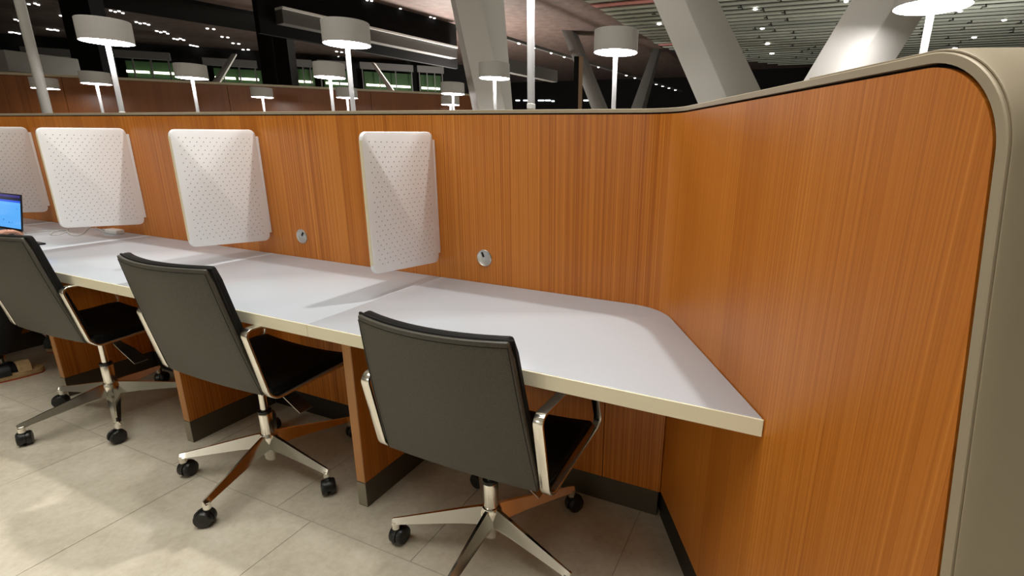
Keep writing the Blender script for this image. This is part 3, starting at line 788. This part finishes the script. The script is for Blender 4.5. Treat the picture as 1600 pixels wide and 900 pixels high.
# slanted columns
M['darkgrey2'] = mat('grey_strut_paint', (.20, .19, .18), .6)
def slant(name, label, bl, bm, br, tl, tm, tr, dep, dd, z_top=CZ, mats=('col', 'col_side'), z_bot=0):
    dt = dep if not isinstance(dep, tuple) else dep[1]; db = dep if not isinstance(dep, tuple) else dep[0]
    e1 = (pt(*bl, db), pt(*tl, dt)); e2 = (pt(*bm, db), pt(*tm, dt)); e3 = (pt(*br, db+dd), pt(*tr, dt+dd))
    def ext(ed, z): a, b = ed; return a+(b-a)*((z-a.z)/(b.z-a.z))
    e4 = (e1[0]+e3[0]-e2[0], e1[1]+e3[1]-e2[1])
    zt_ = z_top if z_top else sum(q[1].z for q in (e1, e2, e3))/3
    lo = [ext(q, z_bot) for q in (e1, e2, e3, e4)]; hi = [ext(q, zt_) for q in (e1, e2, e3, e4)]
    c = sum(lo, Vector())/4
    t = thing(name, label, 'column', (c.x, c.y, z_bot), 'slanted columns of the hall')
    MB().hexa(lo+hi).build('shaft', mats[0], t, bevel=.006)
    base = [p_+(p_-c)*.10 for p_ in lo]
    MB().hexa([Vector((p_.x, p_.y, z_bot)) for p_ in base]+[Vector((p_.x, p_.y, z_bot+.03)) for p_ in base]).build('foot_plate', 'grey', t)
    return t
slant('slanted_column', 'broad slanted beige column left of the single drum lamp at centre top', (749, 172), (790, 172), (801, 172), (711, 0), (752, 0), (787, 0), 6.6, .35)
slant('slanted_column', 'wide slanted white column right of centre, dropping behind the partition bend', (1091, 164), (1136, 154), (1190, 142), (1020, 0), (1070, 0), (1122, 0), 3.4, .24)
slant('slanted_column', 'white column leaning the other way under the lamp at right', (1251, 132), (1330, 114), (1394, 102), (1330, 0), (1403, 0), (1459, 0), 2.8, .17)
slant('slanted_column', 'narrow grey slanted column behind the brown post, right of centre', (925, 172), (943, 172), (951, 172), (882, 59), (898, 59), (905, 59), 21.5, .8, mats=('darkgrey2', 'darkgrey2'))
slant('slanted_column', 'narrow dark slanted column leaning right, under the pink ceiling strip', (985, 172), (1002, 172), (1009, 172), (1016, 87), (1027, 87), (1031, 86), 25, .8, mats=('darkgrey', 'darkgrey'))
slant('slanted_strut', 'small grey strut leaning right in front of the green-lit windows', (331, 128), (342, 130), (345, 130), (362, 84), (369, 85), (371, 85), 20, .4, z_top=None)
slant('slanted_strut', 'small grey strut leaning left below the large top-centre lamp', (608, 143), (616, 143), (617, 143), (580, 98), (584, 98), (586, 98), 20, .4, z_top=None)
# black pillars and mullion bundles
def pillar(x0, x1, yb, dep, label, m='dark'):
    a, b = pt(x0, yb, dep), pt(x1, yb, dep); dv = (b-a); dv.z = 0; wdt = dv.length; dv.normalize(); nv = Vector((-dv.y, dv.x, 0))
    P = [a, a+dv*wdt, a+dv*wdt+nv*.5, a+nv*.5]
    mb = MB().hexa([(p_.x, p_.y, 0) for p_ in P]+[(p_.x, p_.y, CZ) for p_ in P])
    tag(mb.build('pillar', m, bevel=.01, bseg=1), label, 'pillar')
pillar(104, 150, 60, 14, 'square black pillar behind the large upper-left lamp')
pillar(404, 418, 80, 18, 'black pillar, left one of the pair left of the top-centre lamp')
pillar(428, 450, 80, 18, 'black pillar, right one of the pair left of the top-centre lamp')
pillar(728, 745, 80, 17, 'black pillar just left of the broad slanted beige column')
# brown post with pale edge
a = pt(897, 90, 12); b = pt(911, 90, 12)
t = thing('door_post', 'brown upright post with a pale tan edge right of the tall lamp pole', 'post', (a.x, a.y, 0))
dv = (b-a); dv.z = 0; wd = dv.length; dv.normalize(); nv = Vector((-dv.y, dv.x, 0)); zt2 = pt(900, 88, 12).z
def pb(s0, s1, d1, z1, name, m):
    P = [a+dv*s0, a+dv*s1, a+dv*s1+nv*d1, a+dv*s0+nv*d1]
    MB().hexa([(p_.x, p_.y, 0) for p_ in P]+[(p_.x, p_.y, z1) for p_ in P]).build(name, m, t)
M['tan'] = mat('tan_wood_edge', (.26, .16, .09), .6)
pb(0, wd*.55, .2, zt2, 'dark_face', 'dark'); pb(wd*.55, wd, .2, zt2, 'tan_edge', 'tan')
# beams under the ceiling and a gallery ledge
def beam(p0, p1, z, h, wdt, m, label, name='beam', cat='beam', mid=False):
    a = onz(*p0, z); b = onz(*p1, z); d = (b-a).normalized(); nv = Vector((-d.y, d.x, 0))
    a -= d*1.5; b += d*.3
    if mid: a -= nv*wdt/2; b -= nv*wdt/2
    P = [a, b, b+nv*wdt, a+nv*wdt]
    return tag(MB().hexa([(p_.x, p_.y, z-h) for p_ in P]+[(p_.x, p_.y, z) for p_ in P]).build(name, m), label, cat)
bq = [onz(*q, 5.9) for q in ((60, -5), (415, 51.5), (480, 38), (250, -5))]
tag(MB().prism([(q.x, q.y) for q in bq], 5.88, 6.0).build('beam', 'dark'), 'broad black ceiling beam crossing the upper left corner', 'beam')
t = thing('gallery_ledge', 'grey gallery ledge with a bright top edge, sloping behind the top-centre lamp', 'ledge', tuple(onz(440, 11, 5.05)))
a = onz(440, 11, 5.05); b = onz(714, 73.5, 5.05); d = (b-a).normalized(); nv = Vector((-d.y, d.x, 0))
def lb(z0, z1, w0, w1, name, m):
    P = [a+nv*w0, b+nv*w0, b+nv*w1, a+nv*w1]
    MB().hexa([(p_.x, p_.y, z0) for p_ in P]+[(p_.x, p_.y, z1) for p_ in P]).build(name, m, t)
gw = struct(MB().prism([(q.x, q.y) for q in (a+nv*.41-d*.5, b+nv*.41+d*.4, b+nv*.6+d*.4, a+nv*.6-d*.5)], 4.3, 6.0).build('wall_gallery', 'dark'))
GA, GD, GN = a.copy(), d.copy(), nv.copy()
lb(4.62, 5.0, 0, .4, 'fascia', 'darkgrey'); lb(5.0, 5.07, -.05, .4, 'top_edge', 'white_plastic')
def ongal(x, y):
    q = pt(x, y, 1)-CAM; k = ((GA+GN*.375-CAM).dot(GN))/q.dot(GN); return CAM+q*k
ra, rb = ongal(575, -4), ongal(722, 39)
tag(MB().hexa([ra, rb, rb+GN*.045, ra+GN*.045, ra+Vector((0, 0, .12)), rb+Vector((0, 0, .12)), rb+GN*.045+Vector((0, 0, .12)), ra+GN*.045+Vector((0, 0, .12))]).build('rail', 'darkgrey'), 'thin grey truss rail running above the gallery ledge', 'rail')
beam((800, 64.4), (1062, 142.6), 4.9, -.10, .15, 'darkgrey', 'thin dark rail carrying a row of small lights right of centre', 'rail', 'rail', True)
beam((800, 93), (865, 109), 4.3, .45, .3, 'darkgrey', 'short grey ledge right of the tall lamp pole at centre', 'ledge', 'ledge')
# small recessed spotlights
sp_m = None
def spot(p, r, label, group):
    global sp_m
    if sp_m is None:
        o = MB().lathe([(.0, -.01), (.75, -.01), (.8, 0), (1, .0), (1, .02), (0, .02)], n=10).build('spotlight', 'spot'); sp_m = o
    else: o = sp_m.copy(); COL.objects.link(o)
    o.location = p; o.scale = (r, r, 1); tag(o, label, 'spotlight', group)
PTS = '''45,7 55,6 60,8 95,25 100,27 24,31 30,33 75,46 80,47 86,47 90,48 16,51 20,51 26,52 30,53 173,17 180,19 186,18 192,21 213,35 219,37 226,37 232,39
245,49 251,51 257,50 262,53 272,61 277,62 282,61 287,63 298,71 303,72 308,73 324,45 334,46 347,58 356,59 364,68 373,69 380,78 388,78 393,86 398,87
456,76 457,83 464,85 465,90 471,92 526,81 534,82 529,89 536,90 532,96 598,94 605,95 594,101 600,104 662,99 669,99 656,104 663,105 573,1 580,2 625,14 672,27 678,29 714,39 719,40'''
for s in PTS.split():
    x, y = map(float, s.split(',')); p_ = ongal(x, y)-Vector((0, 0, .0))-GN*.03 if (x > 560 and y < 60) else onz(x, y, CZ-.025); dep = (p_-CAM).dot(FWD)
    spot(p_, .0023*dep, 'tiny bright spotlight recessed in the dark brown ceiling, '+('left of the upper-left drum lamp' if x < 120 else 'right of the upper-left drum lamp' if x < 265 else 'below the broad black beam' if x < 420 else 'around the top-centre drum lamp' if x < 560 else 'right of the top-centre drum lamp'), 'spotlights in the dark ceiling')
for x, y in ((812, 68), (817, 68), (840, 75), (866, 83), (888, 89), (924, 100), (940, 105), (984, 118), (997, 122), (1029, 132), (1039, 135), (1047, 138), (1056, 141)):
    p_ = onz(x, y, 4.882); a = onz(800, 64.4, 4.9); b = onz(1062, 142.6, 4.9); d = (b-a).normalized(); z_ = p_.z; p_ = a+d*(p_-a).dot(d); p_.z = z_; dep = (p_-CAM).dot(FWD)
    spot(p_, .0022*dep, 'tiny bright spotlight on the thin rail right of centre', 'spotlights on the thin rail')
for x, y, lb_ in ((1180, 15, 'highest of four right of the wide white column'), (1191, 45, 'second of four right of the wide column'), (1199, 69, 'third of four right of the wide column'), (1206, 84, 'lowest of four right of the wide white column'), (1322, 3, 'touching the top of the column at right'), (1030, 38, 'left of the wide white column'), (1522, 59, 'middle one right of the rightmost lamp pole'), (1492, 76, 'lowest one right of the last lamp pole'), (1569, 32, 'high up near the right picture edge'), (1569, 86, 'just over the right end of the partition'), (1500, 18, 'beside the rightmost lamp shade')):
    p_ = onz(x, y, CZ-.11); dep = (p_-CAM).dot(FWD)
    spot(p_, .0042*dep, 'bright downlight in the grey ceiling strips, '+lb_, 'downlights among the grey ceiling strips')
# row of far white light tubes right of centre
for k, (x0, x1, y) in enumerate(((806, 812, 157), (818, 826, 157), (841, 850, 157), (852, 860, 157), (862, 866, 158), (912, 919, 157))):
    a = ony(x0, y, 35.96); b = ony(x1, y, 35.96)
    o = MB().tube([a, b], .05, 8).build('tube_lamp', 'tube_white'); tag(o, 'short white tube lamp far away in the dark, low behind the centre poles', 'lamp', 'far white tube lamps')
